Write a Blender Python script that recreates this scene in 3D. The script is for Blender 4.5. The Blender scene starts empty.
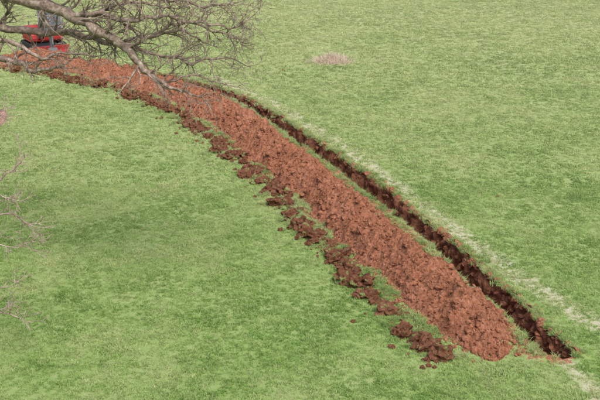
import bpy, math, random
import numpy as np
from mathutils import Vector, Matrix, noise as mnoise
random.seed(7); rng=np.random.default_rng(7)
S=bpy.context.scene
def link(o): S.collection.objects.link(o); return o

# ---------------- noise ----------------
PT=rng.random((256,256))
def vn(x,y):
    xi=np.floor(x).astype(int); yi=np.floor(y).astype(int)
    fx=x-xi; fy=y-yi; fx=fx*fx*(3-2*fx); fy=fy*fy*(3-2*fy)
    a=PT[xi&255,yi&255];b=PT[(xi+1)&255,yi&255];c=PT[xi&255,(yi+1)&255];d=PT[(xi+1)&255,(yi+1)&255]
    return (a*(1-fx)+b*fx)*(1-fy)+(c*(1-fx)+d*fx)*fy
def fbm(x,y,o=4,g=.5):
    x=np.asarray(x,float);y=np.asarray(y,float)
    s=0;a=1;t=0
    for i in range(o):
        s=s+a*vn((x*.8-y*.6)*2**i+17.3*i,(x*.6+y*.8)*2**i+5.1*i);t+=a;a*=g
    return s/t*2-1

# ---------------- materials ----------------
class M:
    def __init__(s,name,rough=.9,spec=.2):
        s.m=bpy.data.materials.new(name); s.m.use_nodes=True
        s.n=s.m.node_tree.nodes; s.l=s.m.node_tree.links
        s.b=s.n['Principled BSDF']; s.b.inputs['Roughness'].default_value=rough
        s.b.inputs['Specular IOR Level'].default_value=spec
        s.pos=s.n.new('ShaderNodeNewGeometry').outputs['Position']
    def noise(s,scale,detail=4,rough=.55,w=None):
        t=s.n.new('ShaderNodeTexNoise'); t.inputs['Scale'].default_value=scale
        t.inputs['Detail'].default_value=detail; t.inputs['Roughness'].default_value=rough
        s.l.new(w or s.pos,t.inputs['Vector']); return t.outputs['Fac']
    def ramp(s,f,stops):
        r=s.n.new('ShaderNodeValToRGB'); e=r.color_ramp.elements
        while len(e)<len(stops): e.new(.5)
        for k,(p,c) in zip(e,stops): k.position=p; k.color=(*c,1)
        s.l.new(f,r.inputs[0]); return r.outputs[0]
    def mix(s,f,a,b,mode='MIX'):
        x=s.n.new('ShaderNodeMix'); x.data_type='RGBA'; x.blend_type=mode
        for i,v in ((0,f),(6,a),(7,b)):
            if isinstance(v,(int,float)): x.inputs[i].default_value=v
            elif isinstance(v,tuple): x.inputs[i].default_value=(*v,1)
            else: s.l.new(v,x.inputs[i])
        return x.outputs[2]
    def attr(s,name,inst=False,out='Fac'):
        a=s.n.new('ShaderNodeAttribute'); a.attribute_name=name
        if inst: a.attribute_type='INSTANCER'
        return a.outputs[out]
    def color(s,c):
        if isinstance(c,tuple): s.b.inputs['Base Color'].default_value=(*c,1)
        else: s.l.new(c,s.b.inputs['Base Color'])
    def leafy(s,c,tf=.4):
        D=s.n.new('ShaderNodeBsdfDiffuse'); Tn=s.n.new('ShaderNodeBsdfTranslucent'); X=s.n.new('ShaderNodeMixShader')
        s.l.new(c,D.inputs[0]); s.l.new(c,Tn.inputs[0]); X.inputs[0].default_value=tf
        s.l.new(D.outputs[0],X.inputs[1]); s.l.new(Tn.outputs[0],X.inputs[2])
        s.l.new(X.outputs[0],s.n['Material Output'].inputs[0]); s.n.remove(s.b)
    def bump(s,f,st,d):
        b=s.n.new('ShaderNodeBump'); b.inputs['Strength'].default_value=st; b.inputs['Distance'].default_value=d
        s.l.new(f,b.inputs['Height']); s.l.new(b.outputs[0],s.b.inputs['Normal'])
G=(0,0,0); W=(1,1,1)
def grass_col(m,k=1.0):
    def c(r,g,b): return (r*k,g*k,b*k)
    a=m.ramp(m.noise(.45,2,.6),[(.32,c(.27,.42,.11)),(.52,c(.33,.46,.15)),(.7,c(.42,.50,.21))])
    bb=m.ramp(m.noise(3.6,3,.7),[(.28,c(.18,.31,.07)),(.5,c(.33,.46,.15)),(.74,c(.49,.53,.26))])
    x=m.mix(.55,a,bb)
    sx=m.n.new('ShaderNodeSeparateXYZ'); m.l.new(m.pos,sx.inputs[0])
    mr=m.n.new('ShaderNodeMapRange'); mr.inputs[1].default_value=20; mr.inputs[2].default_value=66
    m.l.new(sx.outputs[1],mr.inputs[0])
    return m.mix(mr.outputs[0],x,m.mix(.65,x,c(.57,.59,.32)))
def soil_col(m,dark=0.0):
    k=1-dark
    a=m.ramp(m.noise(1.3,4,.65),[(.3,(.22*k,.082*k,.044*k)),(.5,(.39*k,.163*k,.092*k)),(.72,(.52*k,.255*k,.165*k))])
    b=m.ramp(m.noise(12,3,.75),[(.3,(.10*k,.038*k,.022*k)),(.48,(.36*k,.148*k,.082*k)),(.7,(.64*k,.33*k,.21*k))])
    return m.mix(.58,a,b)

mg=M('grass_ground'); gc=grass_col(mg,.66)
sc=soil_col(mg,.25)
so=mg.attr('soil')
mm=mg.n.new('ShaderNodeMath'); mm.operation='ADD'; mg.l.new(so,mm.inputs[0]); mg.l.new(mg.noise(8,4,.7),mm.inputs[1])
sf=mg.ramp(mm.outputs[0],[(.74,G),(.86,W)])
m2=mg.n.new('ShaderNodeMath'); m2.operation='ADD'; mg.l.new(mg.attr('track'),m2.inputs[0]); mg.l.new(mg.noise(2.5,3,.7),m2.inputs[1])
tf=mg.ramp(m2.outputs[0],[(.7,G),(1.3,W)])
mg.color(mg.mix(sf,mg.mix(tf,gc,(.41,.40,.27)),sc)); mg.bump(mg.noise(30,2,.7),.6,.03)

mb=M('grass_blade'); mb.leafy(mb.attr('tint',True,'Color'))
ms=M('straw_blade'); ms.leafy(ms.mix(.5,ms.attr('tint',True,'Color'),(.62,.58,.37)))
mh=M('red_soil',.95,.1); mh.color(soil_col(mh)); mh.bump(mh.noise(24,4,.8),1,.06)
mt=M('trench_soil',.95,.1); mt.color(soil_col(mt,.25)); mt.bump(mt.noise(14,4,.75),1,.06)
mc=M('turf_clod_soil',.95,.1)
mc.color(mc.mix(mc.ramp(mc.noise(5,4,.7),[(.57,G),(.65,W)]),soil_col(mc,.55),grass_col(mc,.6))); mc.bump(mc.noise(22,4,.75),1,.05)
mpk=M('pinkish_soil',.95,.1); mpk.color(mpk.ramp(mpk.noise(9,4,.7),[(.35,(.26,.13,.10)),(.65,(.48,.32,.26))])); mpk.bump(mpk.noise(22,4,.7),1,.05)
def bark(name,a,b,c):
    m=M(name,.9,.2); m.color(m.ramp(m.noise(9,4,.7),[(.3,a),(.5,b),(.72,c)])); m.bump(m.noise(40,3,.7),.6,.01); return m.m
mbark=bark('oak_bark',(.09,.064,.05),(.23,.175,.14),(.48,.40,.33))
mtwig=bark('shrub_bark',(.20,.13,.11),(.34,.25,.215),(.52,.43,.38))

# ---------------- layout (metres) ----------------
TY=np.array([10,18.85,22.0,25.05,27.7,31.35,35.5,39.6,41.4,43.5,46,48.2,50.6,60])
TX=np.array([7.4,5.38,4.55,3.72,2.9,1.62,0.0,-1.6,-2.5,-4.0,-6.6,-9.0,-11.6,-16])
yy=np.linspace(0,80,1601); xx=np.interp(yy,TY,TX)
ker=np.exp(-np.linspace(-2,2,61)**2); ker/=ker.sum()
xs_=np.convolve(np.pad(xx,30,'edge'),ker,'valid')
def tx(y): return np.interp(y,yy,xs_)
def tslope(y): return (tx(y+.3)-tx(y-.3))/.6
Y0,Y1=18.5,49.9
def tw(y):
    e=np.clip((y-Y0)/.22,0,1)*np.clip((Y1-y)/.5,0,1)
    return np.sqrt(e)*.38*np.sqrt(1+tslope(y)**2)
HP=np.array([(4.15,18.5),(3.35,21.4),(2.18,24.56),(.85,28.57),(-1.1,33.9),(-2.85,38.0),(-4.6,41.2),(-6.9,44.0),(-10.2,47.0),(-13.4,48.9),(-15.6,49.7)])
def catmull(P,n=24):
    P=np.vstack([2*P[0]-P[1],P,2*P[-1]-P[-2]]); out=[]
    for i in range(1,len(P)-2):
        for t in np.linspace(0,1,n,endpoint=False):
            a,b,c,d=P[i-1:i+3]
            out.append(.5*((2*b)+(-a+c)*t+(2*a-5*b+4*c-d)*t*t+(-a+3*b-3*c+d)*t**3))
    out.append(P[-2]); return np.array(out)
HC=catmull(HP); hs=np.r_[0,np.cumsum(np.hypot(*np.diff(HC,axis=0).T))]; HL=hs[-1]
def hpt(s): return np.stack([np.interp(s,hs,HC[:,0]),np.interp(s,hs,HC[:,1])],-1)
def htan(s):
    d=hpt(np.clip(s+.4,0,HL))-hpt(np.clip(s-.4,0,HL)); return d/np.linalg.norm(d,axis=-1,keepdims=True)
def hhalf(s,side):
    e=np.clip(s/1.7,0,1)**.65*np.sqrt(np.clip((HL-s)/1.5,0,1))
    return e*(.84+.28*fbm(s*1.1+side*31,s*0+side*7,4))
def hheight(s): return .68*np.clip(s/2,0,1)**.7*np.clip((HL-s)/2,0,1)*(1+.25*fbm(s*.9,s*0+3,3))
CS=np.linspace(0,HL,400); CP=hpt(CS); CT=htan(CS)
def heap_sd(P):
    D=((P[:,None,:]-CP[None])**2).sum(-1); i=D.argmin(1)
    v=P-CP[i]; t=CT[i]; lat=v[:,0]*t[:,1]-v[:,1]*t[:,0]
    return lat,CS[i],np.sqrt(D.min(1))
TRX=lambda y: np.interp(y,[12,19.9,22.4,25.3,29.5,35.3,40.5,46],[9.6,6.72,5.52,4.5,3.25,1.15,-.9,-4.1])+.12*fbm(np.asarray(y)*.6,np.asarray(y)*0,2)
def ground_h(x,y):
    return .05*fbm(x*.25,y*.25,2)+.018*fbm(x*.9,y*.9,2)
def mesh_grid(name,V,mat,mask=None,smooth=True,attrs={}):
    R,C=V.shape[:2]; idx=np.arange(R*C).reshape(R,C)
    q=np.stack([idx[:-1,:-1],idx[:-1,1:],idx[1:,1:],idx[1:,:-1]],-1)
    if mask is not None: q=q[mask]
    q=q.reshape(-1,4)
    me=bpy.data.meshes.new(name); me.from_pydata(V.reshape(-1,3).tolist(),[],q.tolist())
    for k,a in attrs.items():
        at=me.attributes.new(k,'FLOAT','POINT'); at.data.foreach_set('value',a.reshape(-1).astype(np.float32))
    me.materials.append(mat); me.polygons.foreach_set('use_smooth',[smooth]*len(me.polygons)); me.update()
    return link(bpy.data.objects.new(name,me))

rows=np.r_[-300,-150,-60,-20,np.arange(0,14,1.),np.arange(14,18.3,.12),np.arange(18.3,19.0,.04),np.arange(19.0,36,.06),np.arange(36,52,.1),np.arange(52,80,.3),82,85,90,100,140,200,300,450,700]
off=np.r_[0,.03,.07,.12,.18,.25,.33,.42,.52,np.arange(.64,3.2,.12),np.arange(3.4,30,.3),31,33,36,40,50,70,110,200,400,700]
def rim(y,side): return tx(y)+side*(tw(y)+ (tw(y)>.01)*(.12*fbm(y*1.3+side*9,y*0,4)+.14*fbm(y*5+side*9,y*0+4,3)))
L=[];
for side in (-1,1):
    X=rim(rows,side)[:,None]+side*off[None,:]; Yg=np.repeat(rows[:,None],len(off),1)
    near=np.clip(1-off/.35,0,1)[None,:]*(tw(rows)>.02)[:,None]
    Z=ground_h(X,Yg)+near*(.05+.12*fbm(X*3,Yg*3,3))
    sl=np.sqrt(1+tslope(rows)**2)[:,None]
    inr=((rows>Y0-.2)&(rows<Y1+.2))[:,None]
    if side<0: gap=np.where(inr,np.clip(1-off[None,:]/(1.1*sl),0,1)*.42,0)
    else: gap=np.where(inr,np.clip(1-off[None,:]/(.25*sl),0,1)*.6,0)
    tr=np.clip(1-np.abs(X-TRX(Yg))/.65,0,1)*.75*((Yg>12)&(Yg<46))
    tr=np.maximum(tr,np.clip(1-np.abs(X-tx(Yg))/.5,0,1)*.5*((Yg>12)&(Yg<Y0)))
    V=np.stack([X,Yg,Z],-1)
    if side<0: V=V[:,::-1]; gap=gap[:,::-1]; tr=tr[:,::-1]
    L.append((V,gap,tr))
V=np.concatenate([L[0][0],L[1][0]],1); gp=np.concatenate([L[0][1],L[1][1]],1); tr=np.concatenate([L[0][2],L[1][2]],1)
n=len(off); mask=np.ones((V.shape[0]-1,V.shape[1]-1),bool)
op=tw(rows)>.001; mask[:,n-1]=~(op[:-1]|op[1:])
mesh_grid('grass_field',V,mg.m,mask,attrs={'soil':gp,'track':tr})
# trench
ri=np.where((rows>=Y0-.06)&(rows<=Y1+.1))[0]; ry=rows[ri]
prof_w=np.r_[1,np.linspace(.98,.76,18),np.linspace(.70,-.70,8),np.linspace(-.76,-.98,18),-1]
prof_d=np.r_[0,np.linspace(.05,.95,18),np.ones(8),np.linspace(.95,.05,18),0]
VL=V[ri,n-1];VR=V[ri,n]
mid=(VL+VR)/2; half=(VR-VL)/2
dep=(1.05+.15*fbm(ry*.8,ry*0+8,2))*np.clip(tw(ry)/.3,0,1)
P=mid[:,None,:]+half[:,None,:]*(-prof_w)[None,:,None]
P[:,:,2]-=prof_d[None]*dep[:,None]
sd_=(prof_w[None]>0)*20
wig=.14*fbm(ry[:,None]*2.2+0*prof_d,prof_d[None]*1.2+sd_+0*ry[:,None],3)+.14*fbm(ry[:,None]*6+0*prof_d,prof_d[None]*4+sd_,3)
mk=(np.abs(prof_w)<.995)[None]&(tw(ry)>.1)[:,None]
P[:,:,0]+=np.where(mk,wig,0)
P[:,:,2]+=np.where(mk,.12*fbm(P[:,:,0]*6,P[:,:,1]*6,3)*(prof_d[None]>.2),0)
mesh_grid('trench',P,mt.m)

# heap
ss=np.r_[np.arange(0,24,.035),np.arange(24,HL,.07)]; dd=np.linspace(-1,1,80)
c=hpt(ss); t=htan(ss); nr=np.stack([t[:,1],-t[:,0]],-1)
hw=np.where(dd[None]<0,hhalf(ss,-1)[:,None],hhalf(ss,1)[:,None])
lat=dd[None]*hw*1.06
XY=c[:,None,:]+nr[:,None,:]*lat[...,None]
X,Yh=XY[...,0],XY[...,1]
shape=np.clip(1-np.abs(dd[None])**1.35,0,1)
big=fbm(X*1.5,Yh*1.5,3); med=fbm(X*4,Yh*4,4,.6); fin=np.abs(fbm(X*13,Yh*13,3,.7))
rid=1-2*np.abs(fbm(X*1.9+5,Yh*1.9,2))
env=np.clip((1-np.abs(dd[None]))*4,0,1)
Z=hheight(ss)[:,None]*shape+env*(.22*big+.22*med+.13*fin+.07*rid-.07)-.05*(1-env)+.02
V=np.stack([X,Yh,Z],-1)
heap=mesh_grid('soil_heap',V,mh.m)
HV=V
u=np.linspace(-1,1,60); U1,U2=np.meshgrid(u,u,indexing='ij'); X=-12.65+1.25*U1; Yh=37.3+2.6*U2
Z=.4*np.clip(1-U1**2-U2**2+.5*fbm(X*1.5,Yh*1.5,3),-.1,1)+.08*fbm(X*5,Yh*5,3)-.03
Z=np.where(U1**2+U2**2>.9,-.15,Z)
mesh_grid('soil_heap.001',np.stack([X,Yh,Z],-1),mpk.m)

# ---------------- instancing ----------------
def proto_coll(name,objs):
    c=bpy.data.collections.new(name)
    for o in objs: c.objects.link(o)
    return c
def lerp(a,b,t): return a+(b-a)*t
def tint(x,y):
    x=np.asarray(x);y=np.asarray(y); n_=len(x)
    a=np.clip(.5+.6*fbm(x*.45+71,y*.4+13,3)+.5*fbm(x*2.6+30,y*2.3,3)+.13*rng.normal(size=n_),0,1)[:,None]
    D=np.array([.185,.325,.075]);Mi=np.array([.32,.455,.15]);Lt=np.array([.475,.535,.25])
    c=np.where(a<.5,lerp(D,Mi,a*2),lerp(Mi,Lt,a*2-1))
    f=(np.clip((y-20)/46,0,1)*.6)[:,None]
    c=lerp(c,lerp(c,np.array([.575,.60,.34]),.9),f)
    return c*rng.uniform(.85,1.15,(n_,1))
def scatter(name,pts,rot,scl,coll,tn=False):
    pts=np.asarray(pts,float)
    me=bpy.data.meshes.new(name); me.from_pydata(pts.tolist(),[],[])
    a=me.attributes.new('rot','FLOAT_VECTOR','POINT'); a.data.foreach_set('vector',np.asarray(rot,np.float32).reshape(-1))
    a=me.attributes.new('scl','FLOAT','POINT'); a.data.foreach_set('value',np.asarray(scl,np.float32))
    if tn:
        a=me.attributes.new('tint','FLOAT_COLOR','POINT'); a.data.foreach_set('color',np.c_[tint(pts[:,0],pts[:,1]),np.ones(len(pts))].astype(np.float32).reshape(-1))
    o=link(bpy.data.objects.new(name,me))
    g=bpy.data.node_groups.new(name,'GeometryNodeTree')
    g.interface.new_socket('Geometry',in_out='INPUT',socket_type='NodeSocketGeometry')
    g.interface.new_socket('Geometry',in_out='OUTPUT',socket_type='NodeSocketGeometry')
    N=g.nodes; gi=N.new('NodeGroupInput'); go=N.new('NodeGroupOutput'); ip=N.new('GeometryNodeInstanceOnPoints')
    ci=N.new('GeometryNodeCollectionInfo'); ci.inputs['Collection'].default_value=coll
    ci.inputs['Separate Children'].default_value=True; ci.inputs['Reset Children'].default_value=True
    ra=N.new('GeometryNodeInputNamedAttribute'); ra.data_type='FLOAT_VECTOR'; ra.inputs[0].default_value='rot'
    sa=N.new('GeometryNodeInputNamedAttribute'); sa.data_type='FLOAT'; sa.inputs[0].default_value='scl'
    l=g.links.new
    l(gi.outputs[0],ip.inputs['Points']); l(ci.outputs[0],ip.inputs['Instance']); ip.inputs['Pick Instance'].default_value=True
    l(ra.outputs[0],ip.inputs['Rotation']); l(sa.outputs[0],ip.inputs['Scale']); l(ip.outputs[0],go.inputs[0])
    o.modifiers.new('scatter','NODES').node_group=g
    return o
def blade_patch(name,n,R,h0,h1,w,straw,seed,clump=9):
    r=random.Random(seed); v=[];f=[];mi=[]
    tus=[(r.uniform(-R,R),r.uniform(-R,R)) for _ in range(max(3,n//clump))]
    for i in range(n):
        cx,cy=r.choice(tus); x=cx+r.gauss(0,.024); y=cy+r.gauss(0,.024)
        h=r.uniform(h0,h1); a=r.uniform(0,6.28); ca,sa=math.cos(a),math.sin(a); ww=w*r.uniform(.6,1.3)
        b=r.uniform(.4,1.6)*h; a2=r.uniform(0,6.28); bx,by=b*math.cos(a2),b*math.sin(a2); k=len(v)
        v+=[(x-ca*ww,y-sa*ww,-.01),(x+ca*ww,y+sa*ww,-.01),(x+ca*ww*.8+bx*.35,y+sa*ww*.8+by*.35,h*.62),(x-ca*ww*.8+bx*.35,y-sa*ww*.8+by*.35,h*.62),(x+bx,y+by,h*.9)]
        f+=[(k,k+1,k+2,k+3),(k+3,k+2,k+4)]; m=1 if r.random()<straw else 0; mi+=[m,m]
    me=bpy.data.meshes.new(name); me.from_pydata(v,[],f); me.materials.append(mb.m); me.materials.append(ms.m)
    me.polygons.foreach_set('material_index',mi); me.update()
    return bpy.data.objects.new(name,me)
gcol=proto_coll('grass_patches',[blade_patch('grass_patch_%d'%i,75,.12,.02,.05,.0055,[.06,.12,.1,.22][i],i) for i in range(4)])
fcol=proto_coll('grass_patches_wide',[blade_patch('wide_patch_%d'%i,50,.12,.02,.045,.0075,[.08,.15,.25][i],60+i,6) for i in range(3)])
dryc=proto_coll('dry_patches',[blade_patch('dry_patch_%d'%i,70,.12,.015,.04,.0055,[.55,.75][i],40+i) for i in range(2)])
tcol=proto_coll('grass_tufts',[blade_patch('grass_tuft_%d'%i,60,.05,.05,.12,.005,[.15,.3,.4][i],20+i) for i in range(3)])

def pts_region(y0,y1,sp,marg=2.5):
    ys=np.arange(y0,y1,sp); P=[]
    for y in ys:
        w=.31*y+marg; x=np.arange(-w,w,sp); P.append(np.stack([x+rng.uniform(0,sp),np.full_like(x,y)],-1))
    P=np.concatenate(P); return P+rng.uniform(-.6,.6,P.shape)*sp
def ok(P):
    keep=np.ones(len(P),bool); x,y=P.T
    inn=(x>rim(y,-1)-.04)&(x<rim(y,1)+.04)&(y>Y0-.1)&(y<Y1+.1)
    keep&=~inn
    near=(y>16)&(y<54)&(np.abs(x-np.interp(y,HP[:,1],HP[:,0]))<6)
    lat,s,d=heap_sd(P[near]); hwv=np.where(lat<0,hhalf(s,-1),hhalf(s,1))
    bad=d<np.maximum(hwv+.02,.1); z=np.zeros(len(P),bool); z[near]=bad; keep&=~z
    g=(y>Y0)&(y<Y1)&(x<tx(y))&(x>tx(y)-1.2*np.sqrt(1+tslope(y)**2)); keep&=~(g&(fbm(x*2,y*2,3)>.1))
    keep&=~(((x+12.65)/1.1)**2+((y-37.3)/2.4)**2<1)
    return keep
P=[pts_region(14.5,30,.16,1.5),pts_region(30,44,.22,1.5),pts_region(44,76,.33,1.5)]
sc=np.concatenate([np.full(len(a),k) for a,k in zip(P,(1.05,1.4,1.9))]); P=np.concatenate(P)
kp=ok(P); P=P[kp]; sc=sc[kp]
patch=np.clip(fbm(P[:,0]*1.5,P[:,1]*1.5,4),-.45,1)
sc=sc*(1+.5*patch)*rng.uniform(.75,1.25,len(P))
rot=np.zeros((len(P),3)); rot[:,2]=rng.uniform(0,6.28,len(P))
x,y=P.T
brk=fbm(x*1.2+9,y*.9,3)>-.2
dry=((np.abs(x-TRX(y)+.18*rng.normal(size=len(x)))<.28)&(y<46)&brk)|((np.abs(x-tx(y))<.28)&(y<Y0)&brk)|((fbm(x*.5+40,y*.35,4)>.22)&(rng.random(len(x))<.25))
z=ground_h(x,y); far=y>30
scatter('meadow_grass',np.c_[P,z][~dry&~far],rot[~dry&~far],sc[~dry&~far],gcol,True)
scatter('meadow_grass.001',np.c_[P,z][~dry&far],rot[~dry&far],sc[~dry&far],fcol,True)
scatter('dry_grass',np.c_[P,z][dry],rot[dry],sc[dry]*.9,dryc,True)
T=[]
for i in range(1700):
    y=rng.uniform(Y0,48); sd=rng.choice([-1,1]); sl=float(np.sqrt(1+tslope(y)**2))
    T.append((float(rim(np.array([y]),sd)[0])+sd*(abs(rng.normal(0,.12))-.02)*sl,y,.03))
for i in range(2800):
    s=rng.uniform(.2,HL-1); p=hpt(s);tt=htan(s); o=-(float(hhalf(np.array([s]),-1)[0])+abs(rng.normal(0,.5)))
    if fbm(np.array([s*1.5]),np.array([o*2]),2)[0]>-.1: T.append((p[0]+tt[1]*o,p[1]-tt[0]*o,rng.uniform(-.01,.05)))
T=np.array(T); r=np.zeros((len(T),3)); r[:,2]=rng.uniform(0,6.28,len(T)); r[:,:2]=rng.normal(0,.3,(len(T),2))
scatter('grass_tufts_long',T,r,rng.uniform(.5,1.15,len(T)),tcol,True)

# soil clods
import bmesh
def lump(name,seed,mat,sub=3,sq=.7,amp=.45):
    bm=bmesh.new(); bmesh.ops.create_icosphere(bm,subdivisions=sub,radius=1)
    for v in bm.verts:
        o=Vector((seed*13.1,seed*3.7,0)); n_=mnoise.noise(v.co*1.1+o)*amp+mnoise.noise(v.co*2.7+o)*amp*.7+mnoise.noise(v.co*6+o)*amp*.4
        v.co*=1+n_; v.co.z*=sq
    me=bpy.data.meshes.new(name); bm.to_mesh(me); bm.free(); me.materials.append(mat); 
    return bpy.data.objects.new(name,me)
scol=proto_coll('soil_lumps',[lump('soil_lump_%d'%i,i,mh.m,2) for i in range(5)])
tlc=proto_coll('trench_lumps',[lump('trench_lump_%d'%i,i+30,mt.m,2) for i in range(3)])
dcol=proto_coll('dark_soil_lumps',[lump('dark_lump_%d'%i,i+9,mc.m,3,.68,.75) for i in range(7)])
C=[];sz=[]
R_,C_=HV.shape[:2]
for i in range(15000):
    a=int(rng.integers(2,R_-2)); b=int(rng.integers(3,C_-3)); p=HV[a,b]+rng.uniform(-.02,.02,3); z=.01+.035*rng.random()**3+.1*rng.random()*(rng.random()<.06)
    C.append(p); sz.append(z)
for i in range(7000):
    s=rng.uniform(.0,HL); sd=rng.choice([-1,1]); p=hpt(s);tt=htan(s); o=sd*(float(hhalf(np.array([s]),sd)[0])+rng.exponential(.13)-.05)
    x,y=p[0]+tt[1]*o,p[1]-tt[0]*o
    if x>tx(y)-tw(y)-.02 and y>Y0: continue
    C.append((x,y,.015)); sz.append(.012+.05*rng.random()**2.5)
for i in range(3000):
    y=rng.uniform(Y0+.3,49); sd=-1 if rng.random()<.7 else 1; sl=float(np.sqrt(1+tslope(y)**2))
    x=float(rim(np.array([y]),sd)[0])+sd*(rng.exponential(.25 if sd<0 else .05)+.03)*sl
    C.append((x,y,.03)); sz.append(.01+.06*rng.random()**2.5)
scatter('soil_crumbs',C,rng.uniform(0,6.28,(len(C),3)),sz,scol)
C=[];sz=[]
for i in range(1400):
    y=float(rng.uniform(Y0+.4,Y1-.5)); w_=float(tw(np.array([y]))[0]); q=rng.uniform(-.65,.65)
    C.append((float(tx(y))+q*w_,y,-1.05)); sz.append(.03+.09*rng.random()**2)
for i in range(750):
    y=float(rng.uniform(Y0+.2,Y1-.5)); q=rng.random()**1.5
    C.append((float(rim(np.array([y]),1)[0])+.03-.05*q,y,.03-.5*q)); sz.append(.03+.09*rng.random()**2)
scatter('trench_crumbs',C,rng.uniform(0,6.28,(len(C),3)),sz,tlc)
C=[];sz=[]
s=.1
while s<HL-3:
    s+=rng.uniform(.5,1.05)
    base=-(1.46+.22*float(fbm(np.array([s*.5]),np.array([2.]),2)[0]))*min(1,.62+.2*s)
    nn=int(rng.integers(4,12)); ce=rng.normal(0,.12)
    for j in range(nn):
        s2=min(max(s+rng.normal(0,.15),0),HL); p=hpt(s2);tt=htan(s2); o=base+ce+rng.normal(0,.15)
        z=.04+.2*rng.random()**1.3
        C.append((p[0]+tt[1]*o,p[1]-tt[0]*o,z*.35+.02)); sz.append(z)
r=rng.uniform(-.6,.6,(len(C),3)); r[:,2]*=15
scatter('turf_clods',C,r,sz,dcol)
C=[(6.0,28.8,0.0),(-.8,47.3,0),(6.05,28.9,0)]
sz=[.08,.09,.06]
for i in range(500):
    s=rng.uniform(0,HL); p=hpt(s);tt=htan(s); o=-(1.0+abs(rng.normal(0,.45))); C.append((p[0]+tt[1]*o,p[1]-tt[0]*o,0.01)); sz.append(.025+.06*rng.random())
scatter('stray_soil_clods',C,np.zeros((len(C),3))+rng.uniform(-.4,.4,(len(C),3)),sz,dcol)

# dead weed patch
mw=M('dead_stalk'); mw.leafy(mw.ramp(mw.noise(6,2),[(.3,(.60,.47,.37)),(.7,(.80,.69,.58))]))
v=[];f=[]
for i in range(1300):
    a=random.uniform(0,6.28); rr=random.random()**.6*random.uniform(.5,1.25)
    x=1.6+1.15*rr*math.cos(a); y=49.6+1.0*rr*math.sin(a); h=max(.06,random.uniform(.05,.5)*(1.2-rr)); w=.01
    bx,by=random.gauss(0,.18),random.gauss(0,.18); k=len(v); ca=math.cos(i);sa=math.sin(i)
    v+=[(x-w*ca,y-w*sa,0),(x+w*ca,y+w*sa,0),(x+w*.6*ca+bx,y+by+w*.6*sa,h),(x-w*.6*ca+bx,y+by-w*.6*sa,h)]; f.append((k,k+1,k+2,k+3))
me=bpy.data.meshes.new('dead_weeds'); me.from_pydata(v,[],f); me.materials.append(mw.m); link(bpy.data.objects.new('dead_weeds',me))

# ---------------- tree ----------------
class Tree:
    def __init__(s,seed,minr=.0055): s.r=random.Random(seed); s.sp=[]; s.mr=minr
    def grow(s,p,d,L_,r,lv,gn=.36,grav=.0):
        R=s.r; n=max(3,int(L_/(.12 if lv<2 else .06))); st=L_/n; pts=[(p.copy(),r)]; d=d.normalized(); kids=[]
        for i in range(n):
            d=(d+Vector((R.gauss(0,gn),R.gauss(0,gn),R.gauss(0,gn)))*.5+Vector((0,0,grav))).normalized()
            p=p+d*st; rr=max(r*(1-.75*(i+1)/n),s.mr*.65); pts.append((p.copy(),rr)); kids.append((p.copy(),d.copy(),rr,i/n))
        s.sp.append(pts)
        if lv>=4 or L_<.1: return
        for (q,dd_,rr,fr) in kids:
            if R.random()<(.65,.66,.62,.5)[lv]:
                ax=dd_.cross(Vector((R.gauss(0,1),R.gauss(0,1),R.gauss(0,1))))
                if ax.length<.01: continue
                nd=Matrix.Rotation(math.radians(R.uniform(28,65)),3,ax.normalized())@dd_
                s.grow(q,nd,L_*(R.uniform(.32,.62)),max(min(rr*.75,r*.55),s.mr),lv+1,gn,grav)
    def limb(s,P,r0,r1,side=True,dens=.5,ln=1.1,lv=1,wob=.05):
        R=s.r; C=catmull(np.array(P,float),6); n=len(C); pts=[]
        for i,c in enumerate(C):
            f=i/(n-1); q=Vector(c)+Vector((R.gauss(0,wob),R.gauss(0,wob),R.gauss(0,wob)))*(1 if i else 0); pts.append((q,(r0+(r1-r0)*f)*R.uniform(.9,1.12)))
        pts=[pts[0]]+[((pts[i-1][0]+pts[i][0]*2+pts[i+1][0])/4,pts[i][1]) for i in range(1,len(pts)-1)]+[pts[-1]]
        s.sp.append(pts)
        if side:
            for i in range(2,n):
                if R.random()<dens:
                    d=(pts[i][0]-pts[i-1][0]).normalized(); ax=d.cross(Vector((R.gauss(0,1),R.gauss(0,1),R.gauss(0,1)))).normalized()
                    nd=Matrix.Rotation(math.radians(R.uniform(30,70)),3,ax)@d
                    s.grow(pts[i][0],nd,ln*R.uniform(.5,1.15),max(min(pts[i][1]*.5,.035),s.mr*1.5),lv)
        d=(pts[-1][0]-pts[-2][0]); s.grow(pts[-1][0],d,ln*.8,r1,lv)
    def build(s,name,mat,res=1):
        cu=bpy.data.curves.new(name,'CURVE'); cu.dimensions='3D'; cu.bevel_depth=1; cu.bevel_resolution=res; cu.use_fill_caps=True
        for pts in s.sp:
            sp=cu.splines.new('POLY'); sp.points.add(len(pts)-1)
            for k,(p,r) in zip(sp.points,pts): k.co=(*p,1); k.radius=r
        cu.materials.append(mat); return link(bpy.data.objects.new(name,cu))
T=Tree(5)
T.limb([(-10.6,23.2,-.3),(-10.5,23.1,1.5),(-10.6,23.1,3.5),(-10.4,23,5.5),(-10.5,23.2,8),(-10.2,23.3,11)],.55,.16,True,.15,2.2,2)
T.limb([(-10.5,23,5.6),(-8.6,22.8,6.8),(-7.2,22.6,7.15),(-5.9,22.4,6.8),(-5.1,22.2,6.5),(-4.4,22,6.22),(-3.8,21.9,5.8),(-3.4,21.8,5.35),(-2.95,21.7,5.08),(-2.4,21.6,4.9)],.20,.024,True,.6,.95)
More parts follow.
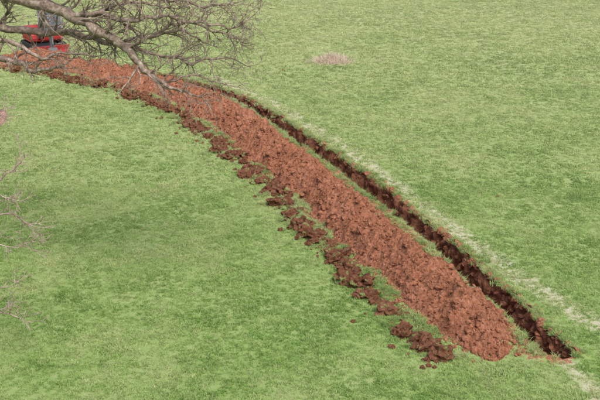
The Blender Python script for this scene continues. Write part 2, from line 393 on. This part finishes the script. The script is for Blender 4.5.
T.limb([(-10.5,23,4.6),(-8.6,22.8,5.3),(-7.2,22.6,5.6),(-6.5,22.5,5.45),(-6.1,22.4,5.3),(-5.6,22.3,5.35),(-5.2,22.2,5.5)],.12,.018,True,.45,.6)
T.limb([(-8.6,22.8,6.4),(-7.2,22.8,6.3),(-6.4,22.8,6.12),(-5.6,22.8,6.1),(-4.8,22.7,5.98),(-4.1,22.6,5.88),(-3.5,22.5,6.0),(-2.8,22.4,6.15),(-2.2,22.3,6.0)],.11,.018,True,.6,.9)
T.limb([(-5.1,22.2,6.5),(-4.4,22.1,6.62),(-3.7,22,6.5),(-3,22,6.55),(-2.2,22,6.45),(-1.6,22,6.3),(-1.2,22,6.42)],.07,.016,True,.75,.75)
T.limb([(-6.4,22.4,6.95),(-5.4,22.1,7.15),(-4.5,22,7.1),(-3.8,22,6.95),(-2.9,21.9,6.95),(-2.1,21.9,6.8),(-1.6,21.9,6.85)],.085,.017,True,.7,.8)
T.limb([(-4.1,21.9,6.0),(-3.5,22.1,5.75),(-2.9,22.2,5.65),(-2.4,22.3,5.5),(-1.9,22.3,5.6),(-1.3,22.3,5.45)],.05,.013,True,.8,.7)
T.limb([(-3.4,22.5,6.0),(-2.9,22.6,6.3),(-2.3,22.6,6.25),(-1.7,22.6,6.05),(-1.3,22.6,5.95)],.04,.013,True,.8,.7)
T.limb([(-7.0,22.6,6.0),(-6.4,22.4,5.85),(-5.8,22.3,5.6),(-5.3,22.3,5.75),(-4.6,22.3,5.6)],.06,.015,True,.6,.6)
T.limb([(-4.6,22.1,6.3),(-4.3,22.3,6.7),(-3.7,22.3,6.8),(-3.2,22.3,6.75),(-2.6,22.3,6.7)],.04,.013,True,.8,.7)
T.limb([(-3.0,21.8,5.1),(-2.6,21.9,5.25),(-2.1,22,5.2),(-1.7,22,5.05)],.028,.011,True,.8,.55)
for i in range(8):
    a=i*.8+.9; z=7+i*.45; d=Vector((math.cos(a),math.sin(a),.0))
    p0=Vector((-10.4,23.1,z)); Ps=[p0]
    for j in range(1,5): Ps.append(p0+d*(j*1.1)+Vector((random.gauss(0,.2),random.gauss(0,.2),j*.55)))
    if d.x>.3 : 
        for q in Ps[1:]: q.z+=1.0
    T.limb([tuple(q) for q in Ps],.14,.03,True,.3,1.1,2)
T.build('bare_oak_tree',mbark,1)
B=Tree(11,.006)
B.limb([(-8.0,18.4,-.1),(-7.5,18.6,1.4),(-6.8,18.8,2.6),(-6.2,18.9,3.05),(-5.75,19,3.0),(-5.4,19,2.75)],.04,.009,True,.5,.5,2,.03)
B.limb([(-8.1,18.5,-.1),(-7.9,18.7,2.2),(-7.0,18.9,3.4),(-6.2,19,3.65),(-5.8,19.1,3.9),(-5.5,19.1,4.2)],.035,.008,True,.5,.5,2,.03)
B.limb([(-7.8,18.4,-.1),(-7.2,18.5,.7),(-6.6,18.6,1.1),(-6.1,18.6,1.05),(-5.65,18.6,.85)],.03,.008,True,.5,.4,2,.03)
B.limb([(-8.1,18.5,-.1),(-7.9,18.7,2.8),(-7.0,18.9,4.4),(-6.3,19,5.0),(-5.9,19.1,5.2)],.04,.009,True,.8,.5,2,.03)
B.limb([(-7.1,18.8,2.5),(-6.5,18.9,2.6),(-5.9,18.9,2.35),(-5.45,18.9,2.5)],.018,.008,True,.6,.45,2,.03)
B.limb([(-7.1,18.8,3.3),(-6.4,18.9,3.2),(-6.0,18.9,3.45),(-5.65,18.9,3.35)],.018,.008,True,.6,.45,2,.03)
B.limb([(-7.1,18.8,1.2),(-6.6,18.9,1.5),(-6.2,18.9,1.45),(-5.85,18.9,1.6)],.015,.007,True,.5,.35,2,.03)
B.build('bare_shrub',mtwig,1)

# ---------------- excavator ----------------
def pm(name,col,rough=.45,metal=0):
    m=M(name,rough,.4); m.color(m.mix(m.ramp(m.noise(5,5,.7),[(.45,G),(.75,W)]),col,tuple(x*.6+.03 for x in col))); m.b.inputs['Metallic'].default_value=metal; return m.m
red=pm('red_paint',(.42,.03,.03)); blk=pm('rubber',(.03,.03,.03),.8); gry=pm('grey_paint',(.12,.125,.135)); wht=pm('pale_paint',(.38,.39,.42)); stl=pm('steel',(.35,.34,.33),.35,.8)
gls=M('cab_glass',.08,.6); gls.color((.10,.13,.16)); gls=gls.m
root=link(bpy.data.objects.new('mini_excavator',None))
def part(name,bm,mat,bev=.02):
    me=bpy.data.meshes.new(name); bm.to_mesh(me); bm.free(); me.materials.append(mat); o=link(bpy.data.objects.new(name,me)); o.parent=root
    if bev: b=o.modifiers.new('b','BEVEL'); b.width=bev; b.segments=2; b.limit_method='ANGLE'
    return o
def extr(name,prof,x0,x1,mat,bev=.02):
    bm=bmesh.new(); a=[bm.verts.new((x0,y,z)) for y,z in prof]; b=[bm.verts.new((x1,y,z)) for y,z in prof]
    bm.faces.new(a); bm.faces.new(b[::-1]); n=len(prof)
    for i in range(n): bm.faces.new((a[i],b[i],b[(i+1)%n],a[(i+1)%n]))
    bmesh.ops.recalc_face_normals(bm,faces=bm.faces); return part(name,bm,mat,bev)
def rod(name,p,q,r,mat):
    p=Vector(p);q=Vector(q); bm=bmesh.new(); bmesh.ops.create_cone(bm,cap_ends=True,segments=14,radius1=r,radius2=r,depth=(q-p).length)
    bm.transform(Matrix.Translation((p+q)/2)@(q-p).to_track_quat('Z','Y').to_matrix().to_4x4()); return part(name,bm,mat,0)
for sx,nm in ((-1,'left'),(1,'right')):
    x0,x1=sx*.65,sx*1.02; prof=[]
    for k_ in range(13): a=math.pi/2+k_*math.pi/12; prof.append((-1.0+.3*math.cos(a),.3+.3*math.sin(a)))
    for k_ in range(13): a=-math.pi/2+k_*math.pi/12; prof.append((1.0+.3*math.cos(a),.3+.3*math.sin(a)))
    extr('track_'+nm,prof,x0,x1,blk,.02)
    for k_,yw in enumerate((-1,-.5,0,.5,1)): 
        rod('wheel_%s_%d'%(nm,k_),(sx*.99,yw,.3 if abs(yw)==1 else .2),(sx*1.05,yw,.3 if abs(yw)==1 else .2),.22 if abs(yw)==1 else .11,gry)
    for k_ in range(14):
        yb=-1+k_*2/13; extr('grouser_%s_%d'%(nm,k_),[(yb-.025,.595),(yb+.025,.595),(yb+.025,.635),(yb-.025,.635)],x0+sx*.01,x1-sx*.01,blk,0)
extr('undercarriage',[(-.6,.25),(.6,.25),(.5,.62),(-.5,.62)],-.64,.64,gry)
extr('dozer_blade',[(1.42,.05),(1.5,.05),(1.46,.3),(1.52,.58),(1.44,.58),(1.38,.3)],-1.05,1.05,red)
rod('blade_arm_left',(-.35,.5,.3),(-.35,1.42,.25),.06,gry); rod('blade_arm_right',(.35,.5,.3),(.35,1.42,.25),.06,gry)
rod('slew_ring',(0,0,.6),(0,0,.745),.42,blk)
extr('platform',[(-.9,.74),(.85,.74),(.95,.86),(-.95,.86)],-.95,.95,red)
extr('engine_cover',[(-1.1,.864),(-.1,.864),(-.15,1.4),(-.45,1.5),(-1.0,1.45),(-1.15,1.2)],-.95,.95,red,.08)
extr('side_tank',[(-.097,.864),(.75,.864),(.7,1.15),(-.097,1.25)],.25,.95,red,.05)
extr('cab_lower',[(-.095,.864),(.85,.864),(.88,1.2),(-.095,1.2)],-.93,.15,red,.03)
extr('cab_glazing',[(-.11,1.203),(.86,1.203),(.72,2.35),(-.2,2.35)],-.9,.12,gls,.02)
extr('cab_roof',[(-.3,2.352),(.78,2.352),(.74,2.47),(-.25,2.47)],-.95,.17,wht,.04)
for i,(x,y0_,y1_) in enumerate(((-.915,.87,.73),(.135,.87,.73),(-.915,-.12,-.21),(.135,-.12,-.21),(-.915,.3,.25),(.135,.3,.25))): rod('cab_post_%d'%i,(x,y0_,1.2),(x,y1_,2.36),.04,wht)
rod('exhaust',(.6,-.6,1.4),(.6,-.6,1.75),.04,stl)
def beam(name,P,w,x0,x1,mat):
    P=[Vector((0,a,b)) for a,b in P]; up=[];dn=[]
    for i,p in enumerate(P):
        d=(P[min(i+1,len(P)-1)]-P[max(i-1,0)]).normalized(); nn=Vector((0,-d.z,d.y)); up.append(p+nn*w[i]); dn.append(p-nn*w[i])
    extr(name,[(q.y,q.z) for q in up+dn[::-1]],x0,x1,mat,.015)
beam('boom',[(.85,1.0),(1.35,1.9),(2.0,2.45),(2.9,2.35)],[.13,.18,.19,.1],.3,.52,gry)
beam('dipper_arm',[(2.75,2.5),(2.95,2.2),(3.1,1.3),(3.15,.75)],[.1,.15,.12,.07],.32,.5,gry)
rod('boom_ram',(.41,1.2,.95),(.41,1.75,2.0),.05,stl); rod('arm_ram',(.41,1.8,2.68),(.41,2.72,2.68),.05,stl); rod('bucket_ram',(.41,3.2,2.0),(.41,3.35,1.0),.04,stl)
extr('bucket',[(3.2,.8),(3.45,.65),(3.5,.35),(3.3,.1),(2.95,.05),(2.8,.2),(2.86,.22),(3.0,.15),(3.22,.2),(3.36,.4),(3.3,.6),(3.1,.68)],.16,.66,stl,.01)
root.location=(-13.45,52.2,0); root.rotation_euler=(0,0,math.radians(-150)); root.scale=(.9,)*3

# ---------------- light, world, camera ----------------
el,az=math.radians(56),math.radians(158)
d=Vector((math.cos(el)*math.sin(az),math.cos(el)*math.cos(az),math.sin(el)))
w=bpy.data.worlds.new('World'); S.world=w; w.use_nodes=True; nt=w.node_tree
sk=nt.nodes.new('ShaderNodeTexSky'); sk.sky_type='NISHITA'; sk.sun_disc=False; sk.sun_elevation=el; sk.sun_rotation=az; sk.dust_density=4; sk.air_density=1
nt.links.new(sk.outputs[0],nt.nodes['Background'].inputs[0]); nt.nodes['Background'].inputs[1].default_value=.15
sl=bpy.data.lights.new('sun','SUN'); sl.energy=3.65; sl.angle=math.radians(35); sl.color=(1,.955,.9)
so_=link(bpy.data.objects.new('sun',sl)); so_.rotation_euler=d.to_track_quat('Z','Y').to_euler(); so_.location=(20,-20,40)
cam=bpy.data.cameras.new('camera'); cam.lens=60; cam.sensor_width=36; cam.clip_end=2000
co=link(bpy.data.objects.new('camera',cam)); co.location=(0,0,10); co.rotation_euler=(math.radians(90-19.29),0,0)
S.camera=co
S.view_settings.view_transform='Standard'; S.view_settings.look='None'; S.view_settings.exposure=0
